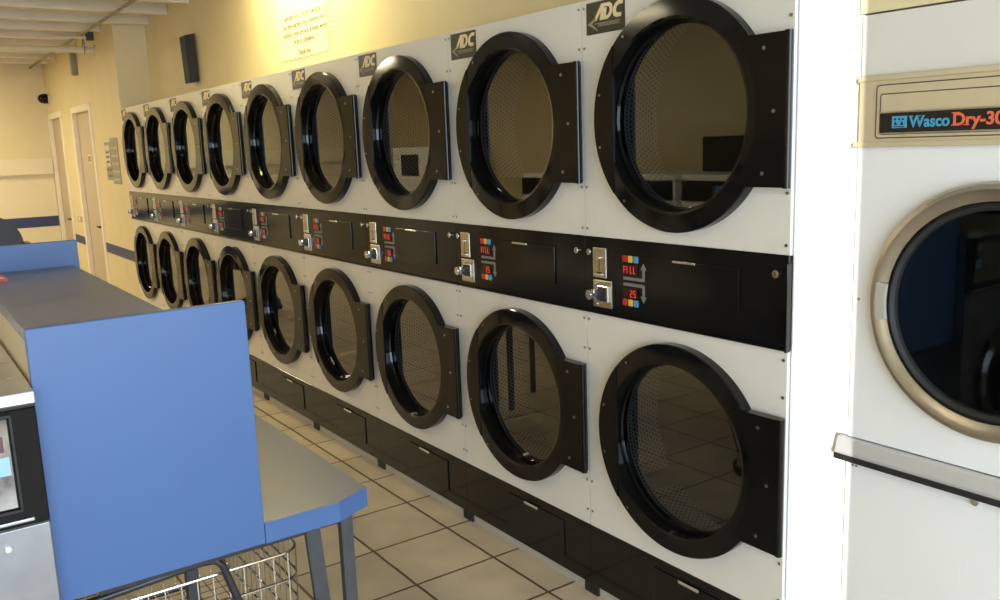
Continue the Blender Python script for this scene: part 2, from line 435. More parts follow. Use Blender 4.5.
def make_dryer():
    root = thing('stacked_dryer', '', 'dryer', (0, 0, 0), 'black-doored stacked dryers along the wall')
    e = .0015
    b = MB()
    b.box(.002, 1.0, e, .014, .03, ZT); b.box(.002, 1.0, W-.014, W-e, .03, ZT); b.box(.002, 1.0, .014, W-.014, ZT-.012, ZT)
    b.box(.985, 1.0, .014, W-.014, .03, ZT-.012); b.box(.03, .985, .014, W-.014, 1.14, 1.15); b.box(.03, .985, .014, W-.014, .03, .04)
    b.build('cabinet', M['enamel_w'], root, smooth=0)
    MB().holed(e, W-e, ZB1+.001, ZT, YC, ZU, .285, -.003, .002).build('front_panel', M['enamel'], root, smooth=0)
    MB().holed(e, W-e, ZW+.001, ZB0-.001, YC, ZL, .285, -.003, .002).build('front_panel', M['enamel'], root, smooth=0)
    for cz in (ZU, ZL):
        dryer_door(root, cz, 'door')
        t = MB(); t.lathex([(.27, 0.), (.27, .06), (.365, .06), (.365, .27)], 0, 0, 72, close=False)
        t.cyl((.27, 0, 0), (.275, 0, 0), .366, 72)
        o = t.build('drum', M['drum'], root, smooth=30)
        o.data.materials.append(M['drumback'])
        for p_ in o.data.polygons:
            c = p_.center
            if c.x > .265: p_.material_index = 1
            elif c.x < .061: p_.material_index = 0
        o.matrix_parent_inverse = Matrix.Identity(4); o.location = (0, YC, cz)
        v = MB()
        for k in range(3):
            a = math.radians(80+120*k)
            c, s_ = math.cos(a), math.sin(a)
            P = lambda r, t_: (r*c-t_*s_, r*s_+t_*c)
            v.prism([P(.368, -.035), P(.30, -.008), P(.295, 0), P(.30, .008), P(.368, .035)], .07, .268)
        vo = v.build('drum_vane', M['drumback'], o, smooth=30)
        vo.matrix_parent_inverse = Matrix.Identity(4)
    # control band
    c = MB(); c.box(-.006, .01, .0004, W-.0004, ZB0, ZB1, .001, 1); c.box(-.014, -.004, .0005, W-.0005, ZB0+.001, ZB0+.006)
    band = c.build('control_panel', M['panelblack'], root, smooth=0)
    l = MB(); l.box(-.012, -.006, .157, .492, 1.092, 1.226, .002)
    ld = l.build('service_flap', M['panelblack'], root, smooth=0)
    MB().box(-.0155, -.012, .312, .400, 1.2195, 1.2265, .001).build('flap_glint', M['chrome'], ld, smooth=0)  # short chrome strip stands in for the reflection on the flap's curved lip
    for y in (.037, .774):
        k = MB(); k.cyl((-.006, y, 1.2225), (-.013, y, 1.2225), .0105, 20); k.cyl((-.013, y, 1.2225), (-.0145, y, 1.2225), .0075, 20)
        lk = k.build('lock', M['chrome'], band)
        MB().box(-.0152, -.0145, y-.001, y+.001, 1.217, 1.228).build('keyhole', M['rubber'], lk, smooth=0)
    cp = MB(); cp.box(-.0105, -.006, .694, .757, 1.141, 1.239, .002)
    cs = cp.build('coin_slot', M['brass'], root, smooth=0)
    q = MB(); q.box(-.0112, -.0103, .7245, .727, 1.165, 1.200); q.box(-.0112, -.0103, .712, .740, 1.156, 1.160)
    q.build('slot_opening', M['rubber'], cs, smooth=0)
    q = MB(); q.cyl((-.0105, .726, 1.206), (-.0175, .726, 1.206), .007, 16); q.box(-.018, -.0105, .712, .744, 1.1505, 1.1545)
    q.build('return_lever', M['chrome'], cs)
    cb = MB(); cb.box(-.0105, -.006, .668, .758, 1.044, 1.134, .003)
    cm = cb.build('coin_box', M['brass'], root, smooth=0)
    cb = MB(); cb.box(-.020, -.0105, .678, .728, 1.062, 1.118, .003)
    cb.build('coin_tray', M['chrome'], cm, smooth=0)
    MB().box(-.0212, -.0195, .684, .722, 1.068, 1.112).build('tray_opening', M['rubber'], cm, smooth=0)
    cb = MB(); cb.cyl((-.0105, .738, 1.088), (-.046, .738, 1.088), .018, 24, .0165); cb.cyl((-.046, .738, 1.088), (-.0475, .738, 1.088), .0095, 20)
    cb.box(-.040, -.018, .722, .738, 1.072, 1.106, .003)
    cb.build('coin_knob', M['chrome'], cm)
    cb = MB()
    for z in (1.054, 1.124): cb.cyl((-.0105, .742, z), (-.015, .742, z), .006, 14)
    cb.build('coin_box_bolts', M['chrome'], cm)
    # displays, buttons and arrows
    for up, z0 in ((True, 1.165), (False, 1.090)):
        MB().box(-.0092, -.006, .552, .618, z0-.002, z0+.032).build('display', M['led_back'], root, smooth=0)
        dm = MB()
        if up:
            for i, ch in enumerate('FILL'): seven(dm, ch, .612-.0145*i, z0+.004)
        else:
            for i, ch in enumerate('25'): seven(dm, ch, .583-.0145*i, z0+.004)
        o = dm.build('display_digits', M['led'], root, smooth=0)
        bz = z0+.038 if up else z0-.025
        for i, mm in enumerate(('red_btn', 'yel_btn', 'blu_btn')):
            yb = .608-.0245*i
            MB().box(-.010, -.006, yb-.010, yb+.010, bz, bz+.021, .003).build('button', M[mm], root, smooth=0)
        g = MB(); s_ = 1 if up else -1; zb = z0-.013 if up else z0+.043
        g.box(-.0075, -.0058, .532, .616, zb-.005, zb+.005)
        g.box(-.0075, -.0058, .522, .532, *sorted((zb-.004*s_, zb+.032*s_)))
        g.prism([(.514, zb+.032*s_), (.540, zb+.032*s_), (.527, zb+.052*s_)], -.0075, -.0058)
        g.build('arrow_print', M['grey_print'], band, smooth=0)
    # lower lint door, feet and kick strip
    MB().box(-.006, .01, .0004, W-.0004, .038, ZW, .001, 1).build('lint_panel', M['panelblack'], root, smooth=0)
    ld = MB().box(-.011, -.006, .142, .487, .088, .226, .002).build('lint_drawer', M['panelblack'], root, smooth=0)
    MB().box(-.016, -.011, .293, .377, .217, .227, .002).build('drawer_glint', M['chrome'], ld, smooth=0)  # chrome strip imitates the glint along the lint drawer's lip
    MB().box(.004, .02, .035, W-.035, .0, .038).build('kick_strip', M['kick'], root, smooth=0)
    for y0, y1 in ((.001, .035), (W-.035, W-.001)):
        MB().box(-.006, .05, y0, y1, 0, .04, .002).build('foot', M['rubber'], root, smooth=0)
        MB().box(.93, .98, y0, y1, 0, .03, .002).build('foot', M['rubber'], root, smooth=0)
    # screws of the white panels

    for z in (1.988, 1.867, 1.432, 1.298, .995, .893, .422, .313):
        for y in (.012, W-.012): MB().cyl((-.003, y, z), (-.0055, y, z), .0045, 12).build('panel_screw', M['screw'], root)
    # logo badge: three slanted letters over an arrow
    bd = MB().box(-.0048, -.003, .600, .775, 1.905, 2.001, .001, 1).build('logo_badge', M['badge'], root, smooth=0)
    def shear(L, y, z, w_, h):
        # letter polygons in a unit box, mirrored into -y reading direction, slanted
        return [[(y-(a*w_+.22*b*h), z+b*h) for a, b in poly] for poly in L]
    A_ = [[(0, 0), (.62, 1), (.95, 1), (.95, 0), (.66, 0), (.66, .55), (.32, 0)]]
    D_ = [[(0, 0), (0, .72), (.28, .72), (.28, 0)], [(0, 1), (.55, 1), (.86, .85), (.98, .6), (.98, .38), (.84, .14), (.52, 0), (.28, 0), (.28, .22), (.5, .24), (.66, .42), (.66, .6), (.5, .76), (0, .78)]]
    C_ = [[(1.0, 1), (.5, 1), (.16, .85), (0, .6), (0, .38), (.14, .14), (.46, 0), (1.0, 0), (1.0, .25), (.6, .25), (.38, .36), (.34, .5), (.4, .64), (.6, .75), (1.0, .75)]]
    lt = MB()
    for L_, y, w_ in ((A_, .742, .046), (D_, .697, .038), (C_, .657, .040)):
        for poly in shear(L_, y, 1.944, w_, .048): lt.prism(poly, -.0056, -.0047)
    lt.build('logo_letters', M['badge_cream'], bd, smooth=0)
    ar = MB()
    ar.prism([(.768, 1.937), (.728, 1.956), (.732, 1.944), (.748, 1.937), (.724, 1.918), (.720, 1.912)], -.0056, -.0047)
    ar.box(-.0056, -.0047, .620, .735, 1.934, 1.9365); ar.box(-.0056, -.0047, .620, .722, 1.926, 1.9285)
    for i in range(14): ar.box(-.0056, -.0047, .718-.0068*i, .7145-.0068*i, 1.930, 1.933)
    ar.build('logo_arrow', M['badge_grey'], bd, smooth=0)
    return root

dry_labels = [
 'white stacked dryer at the near right end, largest, beside the bright white strip',
 'white stacked dryer second from the right end, its whole logo badge just under the wall',
 'white stacked dryer third from the right end, its upper glass mirroring a white machine',
 'white stacked dryer fourth from the right end, under the right edge of the wall notice',
 'white stacked dryer fifth from either end, in the middle of the row',
 '',
 'white stacked dryer third from the far end, right under the black wall speaker',
 'white stacked dryer second from the far end, between the wall speaker and pale wall corner',
 'white stacked dryer at the far left end beside the cream door wall']
dry_labels[5] = 'white stacked dryer fourth from the far end, lower door partly behind the blue end panel'
d0 = make_dryer()
for n in range(9):
    r = d0 if n == 0 else copy_tree(d0)
    r.location = (0, Y0+n*W, 0); r['label'] = dry_labels[n]
# closing trim strip at the near end of the control band
MB().box(-.020, -.002, -.006, .0, ZB0-.001, ZB0+.232, .001, 1).build('end_cap', M['black'], d0, smooth=0).matrix_parent_inverse = Matrix.Identity(4)

# ------------------------------------------------------------------ the single dryer at the right
wy0, wy1 = .56, 1.216
R = thing('single_dryer', 'tall single dryer with brushed steel round door and beige name band, at right edge', 'dryer', (0, wy1, 0))
b = MB(); b.box(.004, .95, wy0, wy0+.012, .03, 1.835); b.box(.004, .95, wy1-.012, wy1, .03, 1.835)
b.box(.004, .95, wy0+.012, wy1-.012, 1.823, 1.835); b.box(.938, .95, wy0+.012, wy1-.012, .03, 1.823); b.box(.004, .95, wy0+.012, wy1-.012, .03, .05)
b.build('cabinet', M['enamel_w'], R, smooth=0)
MB().box(-.004, .004, wy0, wy1, 1.702, 1.838, .002).build('top_panel', M['enamel'], R, smooth=0)
wc, wz = .883, 1.193
MB().holed(wy0, wy1, .840, 1.546, wc, wz, .235, -.004, .004).build('front_panel', M['enamel_w'], R, smooth=0)
MB().box(-.004, .004, wy0, wy1+.004, .05, .778, .002).build('lower_panel', M['enamel_w'], R, smooth=0)
# control band
bn = MB(); bn.box(-.014, .004, wy0, wy1-.004, 1.548, 1.700, .002)
bn.box(-.020, -.010, wy0, wy1-.002, 1.690, 1.702, .002); bn.box(-.020, -.010, wy0, wy1+.006, 1.543, 1.555, .002)
band = bn.build('control_band', M['bandmetal'], R, smooth=0)
def rrect(y0, y1, z0, z1, r, x, t=.0011):
    pts = []
    for cy, cz, a0 in ((y1-r, z1-r, 0), (y0+r, z1-r, 90), (y0+r, z0+r, 180), (y1-r, z0+r, 270)):
        for k in range(7):
            a = math.radians(a0+15*k); pts.append((x, cy+r*math.cos(a), cz+r*math.sin(a)))
    return MB().tube(pts, t, 6, True)
rrect(.60, 1.168, 1.563, 1.680, .008, -.0145, .0013).build('band_outline', M['outline'], band)
rrect(.61, 1.158, 1.571, 1.660, .006, -.0145, .0012).build('band_outline', M['outline'], band)
MB().box(-.0165, -.014, .61, 1.156, 1.574, 1.6185, .001, 1).build('name_plate', M['wascoblack'], band, smooth=0)
fr = MB(); fr.box(-.0175, -.014, .61, 1.157, 1.6175, 1.6205); fr.box(-.0175, -.014, .61, 1.157, 1.571, 1.5745)
fr.build('plate_edge', M['steel'], band, smooth=0)
lg = MB(); lg.box(-.0176, -.0164, 1.092, 1.127, 1.584, 1.610)
lgo = lg.build('name_emblem', M['wascoblue'], band, smooth=0)
lg = MB()
for i, yy in enumerate((1.119, 1.110, 1.101)):
    lg.cyl((-.0176, yy, 1.603-.0*i), (-.0182, yy, 1.603), .0022, 10)
lg.prism([(1.122, 1.591), (1.118, 1.598), (1.114, 1.591)], -.0182, -.0176); lg.prism([(1.107, 1.591), (1.103, 1.598), (1.099, 1.591)], -.0182, -.0176)
lg.box(-.0182, -.0176, 1.097, 1.122, 1.5865, 1.588)
lg.build('emblem_figures', M['wascoblack'], band, smooth=0)
def serif(sl):
    def f(bm):
        for (y0, y1, z0, z1) in sl:
            r = bmesh.ops.create_cube(bm, size=1)
            bmesh.ops.transform(bm, verts=r['verts'], matrix=Matrix.Translation((-.0175, (y0+y1)/2, (z0+z1)/2)) @ Matrix.Diagonal((.0012, y1-y0, z1-z0, 1)))
    return f
put_text('name_lettering', 'Wasco', .034, M['wascoblue'], band, -.0170, 1.086, 1.5855, width=.089, bold=.0009,
         extra=serif([(1.078, 1.087, 1.6075, 1.6095), (1.061, 1.069, 1.6075, 1.6095)]))
put_text('name_lettering', 'Dry-30', .036, M['wascored'], band, -.0170, .991, 1.5855, width=.105, bold=.001,
         extra=serif([(.975, .993, 1.6105, 1.6125), (.975, .993, 1.5850, 1.5870), (.955, .968, 1.585, 1.5868)]))
# door
d = MB(); d.lathex([(.277, -.002), (.277, -.020), (.272, -.030), (.262, -.034), (.250, -.031), (.246, -.028), (.236, -.024), (.232, -.012), (.232, .01), (.25, .01), (.25, -.002)], wc, wz, 96)
door = d.build('door', M['ring_steel'], R, smooth=35)
g = MB(); g.lathex([(.233, -.020), (.226, -.026), (.218, -.020), (.216, -.006), (.233, -.006)], wc, wz, 96); g.build('door_gasket', M['rubber'], door)
g = MB(); g.lathex([(.2325, -.010), (.2325, -.006)], wc, wz, 72, close=False); vs = list(g.bm.verts); g.bm.faces.new(vs[:72][::-1]); g.bm.faces.new(vs[72:])
g.build('door_glass', M['glass_dark'], door)
# finger pull set in the left of the ring
pl = MB()
arc = []
for k in range(9):
    a = math.radians(-10+20*k/8); arc.append((wc+.257*math.cos(a), wz+.257*math.sin(a)))
for k in range(9):
    a = math.radians(10-20*k/8); arc.append((wc+.234*math.cos(a), wz+.234*math.sin(a)))
pl.prism(arc, -.0355, -.026); pl.build('door_pull', M['kick'], door, smooth=30)
t = MB(); t.lathex([(.232, .011), (.235, .05), (.28, .06), (.28, .45)], 0, 0, 72, close=False); t.cyl((.45, 0, 0), (.455, 0, 0), .281, 72)
o = t.build('drum', M['drumback'], R, smooth=30); o.matrix_parent_inverse = Matrix.Translation((0, -wy1, 0)); o.location = (0, wc, wz)
# ledge under the door
lt = MB(); lt.prism([(-.004, .838), (-.020, .838), (-.022, .834), (-.030, .806), (-.030, .798), (-.004, .798)], wy0, wy1+.018, 'xz')
ld = lt.build('ledge', M['alu'], R, smooth=0)
MB().box(-.034, -.004, wy0, wy1+.020, .784, .7985, .001, 1).build('ledge_gasket', M['rubber'], ld, smooth=0)
k = MB(); k.cyl((-.004, .900, .770), (-.011, .900, .770), .009, 18); k.cyl((-.011, .9, .770), (-.0125, .9, .770), .006, 18)
k.build('lock', M['chrome'], R)
k = MB()
for y, z in ((1.20, 1.185), (1.20, .768), (1.19, .768)): k.cyl((-.004, y, z), (-.006, y, z), .003, 10)
k.build('panel_screws', M['screw'], R)
ft = MB(); ft.box(.02, .9, wy0+.02, wy1-.02, 0, .03); ft.build('plinth', M['rubber'], R, smooth=0)

# ------------------------------------------------------------------ things on the walls
s = thing('wall_notice', 'large pale wall notice with grey text and a red thank-you above the dryers', 'sign', (RX, 5.03, 2.13))
MB().box(RX-.006, RX-.0005, 4.69, 5.41, 2.128, 2.70, .001, 1).build('board', M['wall_pale'], s, smooth=0)
for txt, y, z, wd in (('are finished.  Others waiting to', 5.30, 2.358, .59), ('use the machine may remove your', 5.325, 2.309, .62), ('clothes if you are not present when', 5.335, 2.260, .64), ('cycle is complete.', 5.185, 2.212, .32)):
    put_text('notice_lettering', txt, .044, M['ink'], s, RX-.0066, y, z, width=wd)
put_text('notice_lettering', 'Thank you', .042, M['ink_red'], s, RX-.0066, 5.125, 2.146, width=.19)

sp = thing('wall_speaker', 'black wall loudspeaker on the cream wall above the far dryers', 'speaker', (RX, 7.3, 2.13))
sb = MB(); sb.prism([(RX-.015, 2.505), (RX-.085, 2.490), (RX-.072, 2.135), (RX-.01, 2.145)], 7.10, 7.25, 'xz')
body = sb.build('speaker_body', M['speaker'], sp, smooth=0)
g = MB(); g.prism([(RX-.0845, 2.484), (RX-.090, 2.482), (RX-.077, 2.143), (RX-.0715, 2.143)], 7.108, 7.242, 'xz'); g.build('speaker_grille', M['speaker'], sp, smooth=0)
g = MB(); g.box(RX-.02, RX, 7.16, 7.22, 2.24, 2.36); g.build('wall_bracket', M['tube'], sp, smooth=0)

nb = thing('notice_sheets', 'overlapping printed paper notices pinned on cream wall beside the far dryer', 'notice', (0, 9.15, 1.33))
for i, (y0, y1, z0, z1, x) in enumerate(((9.16, 9.46, 1.365, 1.73, -.0035), (8.875, 9.20, 1.33, 1.765, -.0055), (9.25, 9.44, 1.50, 1.70, -.006))):
    sh = MB().box(x, -.0005 if i < 2 else x+.0015, y0, y1, z0, z1).build('sheet', M['print_grey' if i < 2 else 'paper_w'], nb, smooth=0)
    q = MB()
    for k in range(5 if i < 2 else 3):
        zz = z0+.03+k*(z1-z0-.06)/(5 if i < 2 else 3)
        q.box(x-.001, x, y0+.025, y1-.025, zz, zz+.022)
    q.build('print_lines', M['paper'] if i == 1 else M['print_dim'], sh, smooth=0)

cam_ = thing('security_camera', 'small black dome camera high in the far wall corner', 'camera', (-.01, 12.35, 2.33))
q = MB(); q.cyl((0, 12.36, 2.33), (-.025, 12.36, 2.33), .06, 24); q.build('mount', M['pipe'], cam_)
q = MB()
prof = [(.058, -.025), (.062, -.06), (.052, -.10), (.03, -.125), (.006, -.132)]
q.lathex(prof, 12.36, 2.33, 24, close=False, cap=True); q.build('dome', M['black'], cam_)

o = MB(); o.box(-.05, -.0, 10.36, 10.47, 2.455, 2.70, .008)
al = thing('wall_alarm', 'narrow grey box fixed high on cream wall above the doors', 'alarm box', (0, 10.41, 2.455))
o.build('housing', M['bell'], al, smooth=0)
q = MB(); 
for k in range(6): q.box(-.053, -.05, 10.375, 10.455, 2.50+.03*k, 2.51+.03*k)
q.build('louvres', M['conduit'], al, smooth=0)

o = MB(); o.box(-.008, 0, 11.12, 11.36, .855, .925, .002)
bp = thing('switch_plate', 'small beige plate on the wall between the two doors', 'wall plate', (0, 11.24, .855))
o.build('plate', M['door_paint'], bp, smooth=0); MB().box(-.012, -.008, 11.2, 11.28, .875, .905).build('rocker', M['frame_paint'], bp, smooth=0)

pp = thing('sprinkler_pipe', 'pale horizontal pipe under the far ceiling joists', 'pipe', (0, 9.40, 2.607))
MB().cyl((-4.99, 9.40, 2.607), (-.016, 9.40, 2.607), .028, 16).build('pipe_run', M['pipe'], pp)
q = MB(); q.cyl((-.016, 9.40, 2.607), (0, 9.40, 2.607), .05, 20); q.build('wall_flange', M['pipe'], pp)
q = MB(); q.tube([(-.10, 9.40, 2.742), (-.10, 9.44, 2.66), (-.10, 9.44, 2.60), (-.10, 9.40, 2.575), (-.10, 9.36, 2.60), (-.10, 9.36, 2.66), (-.10, 9.40, 2.742)], .006, 6); q.build('pipe_hanger', M['conduit'], pp)
cd = MB(); cd.cyl((-.19, -2.6, 2.722), (-.14, 12.62, 2.722), .012, 12)
tag(cd.build('conduit', M['conduit']), 'long thin conduit running lengthwise beneath the white ceiling joists', 'conduit')
jb = thing('junction_box', 'small dark junction box with a short rod near wall and pipe end', 'junction box', (-.12, 8.35, 2.62))
MB().box(-.125, -.06, 9.09, 9.15, 2.665, 2.742, .006).build('box', M['tube'], jb, smooth=0)
MB().cyl((-.125, 9.12, 2.69), (-.40, 9.12, 2.685), .012, 10).build('rod', M['pipe'], jb)

# fluorescent wall-wash fixture above the frame
lf = thing('ceiling_light', 'fluorescent strip light under the joists above the wall notice', 'light', (-.3, 5.0, 2.74))
MB().box(-.20, -.04, 4.3, 5.7, 2.705, 2.742, .004).build('housing', M['enamel_w'], lf, smooth=0)
MB().cyl((-.12, 4.34, 2.685), (-.12, 5.66, 2.685), .018, 16).build('tube', M['lamp'], lf)

# ------------------------------------------------------------------ blue folding counter island
P0 = 1.838
fc = thing('folding_counter', 'blue laminate counter with tall blue end panel beside the washer', 'counter', (-1.49, P0, .71))
MB().box(-1.6965, -1.2745, P0, P0+.022, .711, 1.268, .0012, 1).build('end_panel', M['blue'], fc, smooth=0)
MB().box(-1.694, -1.432, P0+.022, 2.90, 1.238, 1.264, .001, 1).build('worktop', M['blue_top'], fc, smooth=0)
MB().box(-1.692, -1.436, P0+.022, 2.90, .762, 1.238).build('riser', M['cream_lam'], fc, smooth=0)
MB().box(-1.6965, -1.417, 2.90, 2.922, .762, 1.340, .001, 1).build('back_panel', M['blue'], fc, smooth=0)
# low folding table
tb = thing('folding_table', 'low blue-edged folding table with worn top and grey metal legs, in front of the dryers', 'table', (-1.3, 2.4, 0))
def outline(o=0):
    return [(-1.43, P0+.0225), (-1.2740, P0+.0225), (-1.2740, P0-.002+o), (-1.092-o*.4, P0-.002+o), (-.998-o, 1.880+o*.4), (-.998-o, 4.30), (-1.43, 4.30)]
t = MB(); t.prism(outline(.0015), .757, .761, 'xy'); top = t.build('tabletop', M['blue_top'], tb, smooth=0)
t = MB(); t.prism(outline(0), .711, .757, 'xy'); t.build('table_edge', M['blue'], tb, smooth=0)
for y in (1.905, 4.15):
    lg = MB(); lg.box(-1.066, -1.034, y-.012, y+.012, 0, .711, .003); lg.build('leg', M['leg'], tb, smooth=0)
    lg = MB(); lg.box(-1.44+.05, -1.44+.08, y+.20, y+.225, 0, .711, .003); lg.build('leg', M['leg'], tb, smooth=0)
q = MB()
q.prism([(-1.162, .711), (-1.126, .711), (-1.077, .0), (-1.113, .0)], 1.885, 1.9, 'xz')
q.build('brace', M['leg'], tb, smooth=0)
q = MB(); q.box(-1.62, -1.17, 1.866, 1.892, .690, .711); q.box(-1.12, -1.095, 1.9, 4.2, .686, .711); q.box(-1.41, -1.385, 1.9, 4.2, .686, .711)
q.build('under_rail', M['tube'], tb, smooth=0)
# magazine on the counter
mg = MB(); bm = mg.prism([(-1.690, 2.70), (-1.634, 2.665), (-1.634, 2.80), (-1.690, 2.845)], 1.2645, 1.270, 'xy')
mo = tag(mg.build('magazine', M['red_paper'], smooth=0), 'pink and white folded leaflet lying on the blue counter at left', 'leaflet')
MB().prism([(-1.688, 2.72), (-1.640, 2.69), (-1.640, 2.72), (-1.688, 2.75)], 1.270, 1.2705, 'xy').build('leaflet_print', M['paper_w'], mo, smooth=0)

# ------------------------------------------------------------------ wire laundry cart under the table
ct = thing('laundry_cart', 'chrome wire laundry cart pushed under the blue folding table', 'cart', (-1.4, 2.2, 0))
bx0, bx1, by0, by1, bz0, bz1 = -1.66, -1.16, 1.925, 2.62, .30, .63
def loop(x0, x1, y0, y1, z, r=.05):
    pts = []
    for cx, cy, a0 in ((x1-r, y1-r, 0), (x0+r, y1-r, 90), (x0+r, y0+r, 180), (x1-r, y0+r, 270)):
        for k in range(5):
            a = math.radians(a0+22.5*k); pts.append((cx+r*math.cos(a), cy+r*math.sin(a), z))
    return pts
q = MB(); q.tube(loop(bx0, bx1, by0, by1, bz1), .0034, 8, True); q.build('basket_rim', M['wire'], ct)
q = MB()
for z in (.56, .49, .42, .35): q.tube(loop(bx0+.02*(bz1-z), bx1-.02*(bz1-z), by0, by1, z), .0032, 6, True)
wr = q; n = 0
for i in range(1, 14):
    x = bx0+(bx1-bx0)*i/14
    wr.tube([(x, by0, bz1), (x, by0+.005, bz0), (x, by1-.005, bz0), (x, by1, bz1)], .0017, 5)
for i in range(1, 18):
    y = by0+(by1-by0)*i/18
    wr.tube([(bx0, y, bz1), (bx0+.01, y, bz0), (bx1-.01, y, bz0), (bx1, y, bz1)], .0017, 5)
wr.build('basket', M['wire'], ct)
q = MB()
q.tube([(-1.685, 1.915, .655), (-1.40, 1.905, .678), (-1.372, 1.9, .676), (-1.358, 1.9, .66), (-1.325, 1.9, .55), (-1.25, 1.9, .28)], .009, 10)
q.tube([(-1.25, 1.9, .28), (-1.25, 2.0, .12), (-1.25, 2.6, .12), (-1.25, 2.66, .28), (-1.25, 2.66, .6)], .010, 10)
q.tube([(-1.60, 1.95, .29), (-1.60, 2.0, .12), (-1.60, 2.6, .12), (-1.60, 2.66, .28), (-1.60, 2.66, .6)], .010, 10)
q.tube([(-1.60, 1.95, .29), (-1.25, 1.95, .29)], .009, 8); q.tube([(-1.60, 2.6, .29), (-1.25, 2.6, .29)], .009, 8)
q.build('cart_frame', M['tube'], ct)
for x in (-1.60, -1.25):
    for y in (2.02, 2.58):
        c = MB(); c.cyl((x-.012, y, .045), (x+.012, y, .045), .045, 20); wo = c.build('caster', M['rubber'], ct)
        c = MB(); c.box(x-.018, x-.013, y-.012, y+.012, .045, .115); c.box(x+.013, x+.018, y-.012, y+.012, .045, .115); c.box(x-.018, x+.018, y-.014, y+.014, .108, .116)
        c.build('caster_fork', M['steel'], wo, smooth=0)

# ------------------------------------------------------------------ washer at the lower left
ws = thing('steel_washer', 'stainless steel top washer with black control face at lower left corner', 'washer', (-2.03, 2.2, 0))
fx0, fx1, fy = -2.36, -1.7005, 1.80
b = MB(); b.box(fx0, fx1, fy+.006, 2.70, .08, 1.128, .003)
b.build('body', M['steel'], ws, smooth=0)
b = MB(); b.box(fx0-.003, fx1+.003, fy-.004, 2.705, 1.135, 1.160, .003); b.build('top', M['steel'], ws, smooth=0)
MB().box(fx0, fx1, fy-.001, fy+.02, 1.128, 1.136).build('top_seam', M['rubber'], ws, smooth=0)
b = MB(); b.box(fx0, fx1+.001, fy-.006, fy+.006, .905, 1.130, .003); cp = b.build('control_panel', M['blacksoft'], ws, smooth=0)
b = MB()
b.box(-2.30, -1.742, fy-.012, fy-.006, .935, .941, .001, 1); b.box(-2.30, -1.742, fy-.012, fy-.006, 1.118, 1.124, .001, 1); b.box(-1.746, -1.742, fy-.012, fy-.006, .941, 1.118)
b.build('panel_bezel', M['rubber'], cp, smooth=0)
MB().box(-2.30, -1.750, fy-.0085, fy-.006, .945, 1.116).build('chrome_plate', M['dial'], cp, smooth=0)
MB().box(-1.80, -1.7535, fy-.010, fy-.0085, 1.010, 1.045).build('instruction_sticker', M['sticker_blue'], cp, smooth=0)
MB().box(-1.80, -1.760, fy-.010, fy-.0085, 1.055, 1.085).build('instruction_sticker', M['sticker_dark'], cp, smooth=0)
MB().box(-2.30, -1.725, fy-.014, fy-.006, .914, .921, .002).build('panel_lip', M['steel'], cp, smooth=0)
b = MB(); b.box(fx0, fx1+.001, fy-.004, fy+.006, .14, .902, .003); lp = b.build('lower_panel', M['steel_dull'], ws, smooth=0)
b = MB(); b.cyl((-1.775, fy-.004, .868), (-1.775, fy-.010, .868), .006, 16); b.cyl((-1.775, fy-.010, .868), (-1.775, fy-.012, .868), .0035, 12); b.build('panel_bolt', M['chrome'], lp)
# round loading door lower down, and feet
def lathey(mb, prof, cx, cz, y0, n=64):
    rings = []
    for r, d_ in prof: rings.append([mb.bm.verts.new((cx+r*math.cos(2*PI*k/n), y0-d_, cz+r*math.sin(2*PI*k/n))) for k in range(n)])
    for i in range(len(rings)-1):
        for k in range(n): mb.bm.faces.new((rings[i][k], rings[i][(k+1) % n], rings[i+1][(k+1) % n], rings[i+1][k]))
    return rings
b = MB(); rg = lathey(b, [(.21, 0), (.21, .02), (.19, .035), (.16, .03), (.155, .01)], -2.03, .52, fy-.004); dr = b.build('door', M['dial'], ws)
b = MB(); rg = lathey(b, [(.155, .010), (.10, .028), (.04, .036), (.004, .038)], -2.03, .52, fy-.004); b.bm.faces.new(rg[-1]); b.build('door_glass', M['panelblack'], dr)
b = MB(); b.box(fx0+.02, fx1-.02, fy+.03, 2.66, 0, .08); b.build('plinth', M['rubber'], ws, smooth=0)

# ------------------------------------------------------------------ black chair beyond the counter
ch = thing('swivel_chair', 'black rounded-back swivel chair seen over the blue counter panel', 'chair', (-1.13, 9.0, 0))
cx, cy = -1.13, 9.0
b = MB()
n = 22; rows = []
for i in range(n+1):
    a = PI*i/n                           # outline of the rounded back
    rows.append((cx-.25*math.cos(a), .85+.26*math.sin(a)))
def back(th0, th1, sc):
    A = []; B = []
    for x, z in rows:
        x2 = cx+(x-cx)*sc; z2 = .85+(z-.85)*sc; bow = .10*((x2-cx)/.25)**2
        A.append(b.bm.verts.new((x2, cy+th0-bow, z2))); B.append(b.bm.verts.new((x2, cy+th1-bow, z2)))
    A.append(b.bm.verts.new((cx+.20*sc, cy+th0-.07, .58))); B.append(b.bm.verts.new((cx+.20*sc, cy+th1-.07, .58)))
    A.append(b.bm.verts.new((cx-.20*sc, cy+th0-.07, .58))); B.append(b.bm.verts.new((cx-.20*sc, cy+th1-.07, .58)))
    m_ = len(A)
    for k in range(m_): b.bm.faces.new((A[k], A[(k+1) % m_], B[(k+1) % m_], B[k]))
    b.bm.faces.new(A[::-1]); b.bm.faces.new(B)
back(0, .06, 1.0)
b.build('backrest', M['chair'], ch, smooth=60)
b = MB(); b.box(cx-.26, cx+.26, cy-.50, cy-.02, .44, .54, .035, 4); b.build('seat', M['chair'], ch)
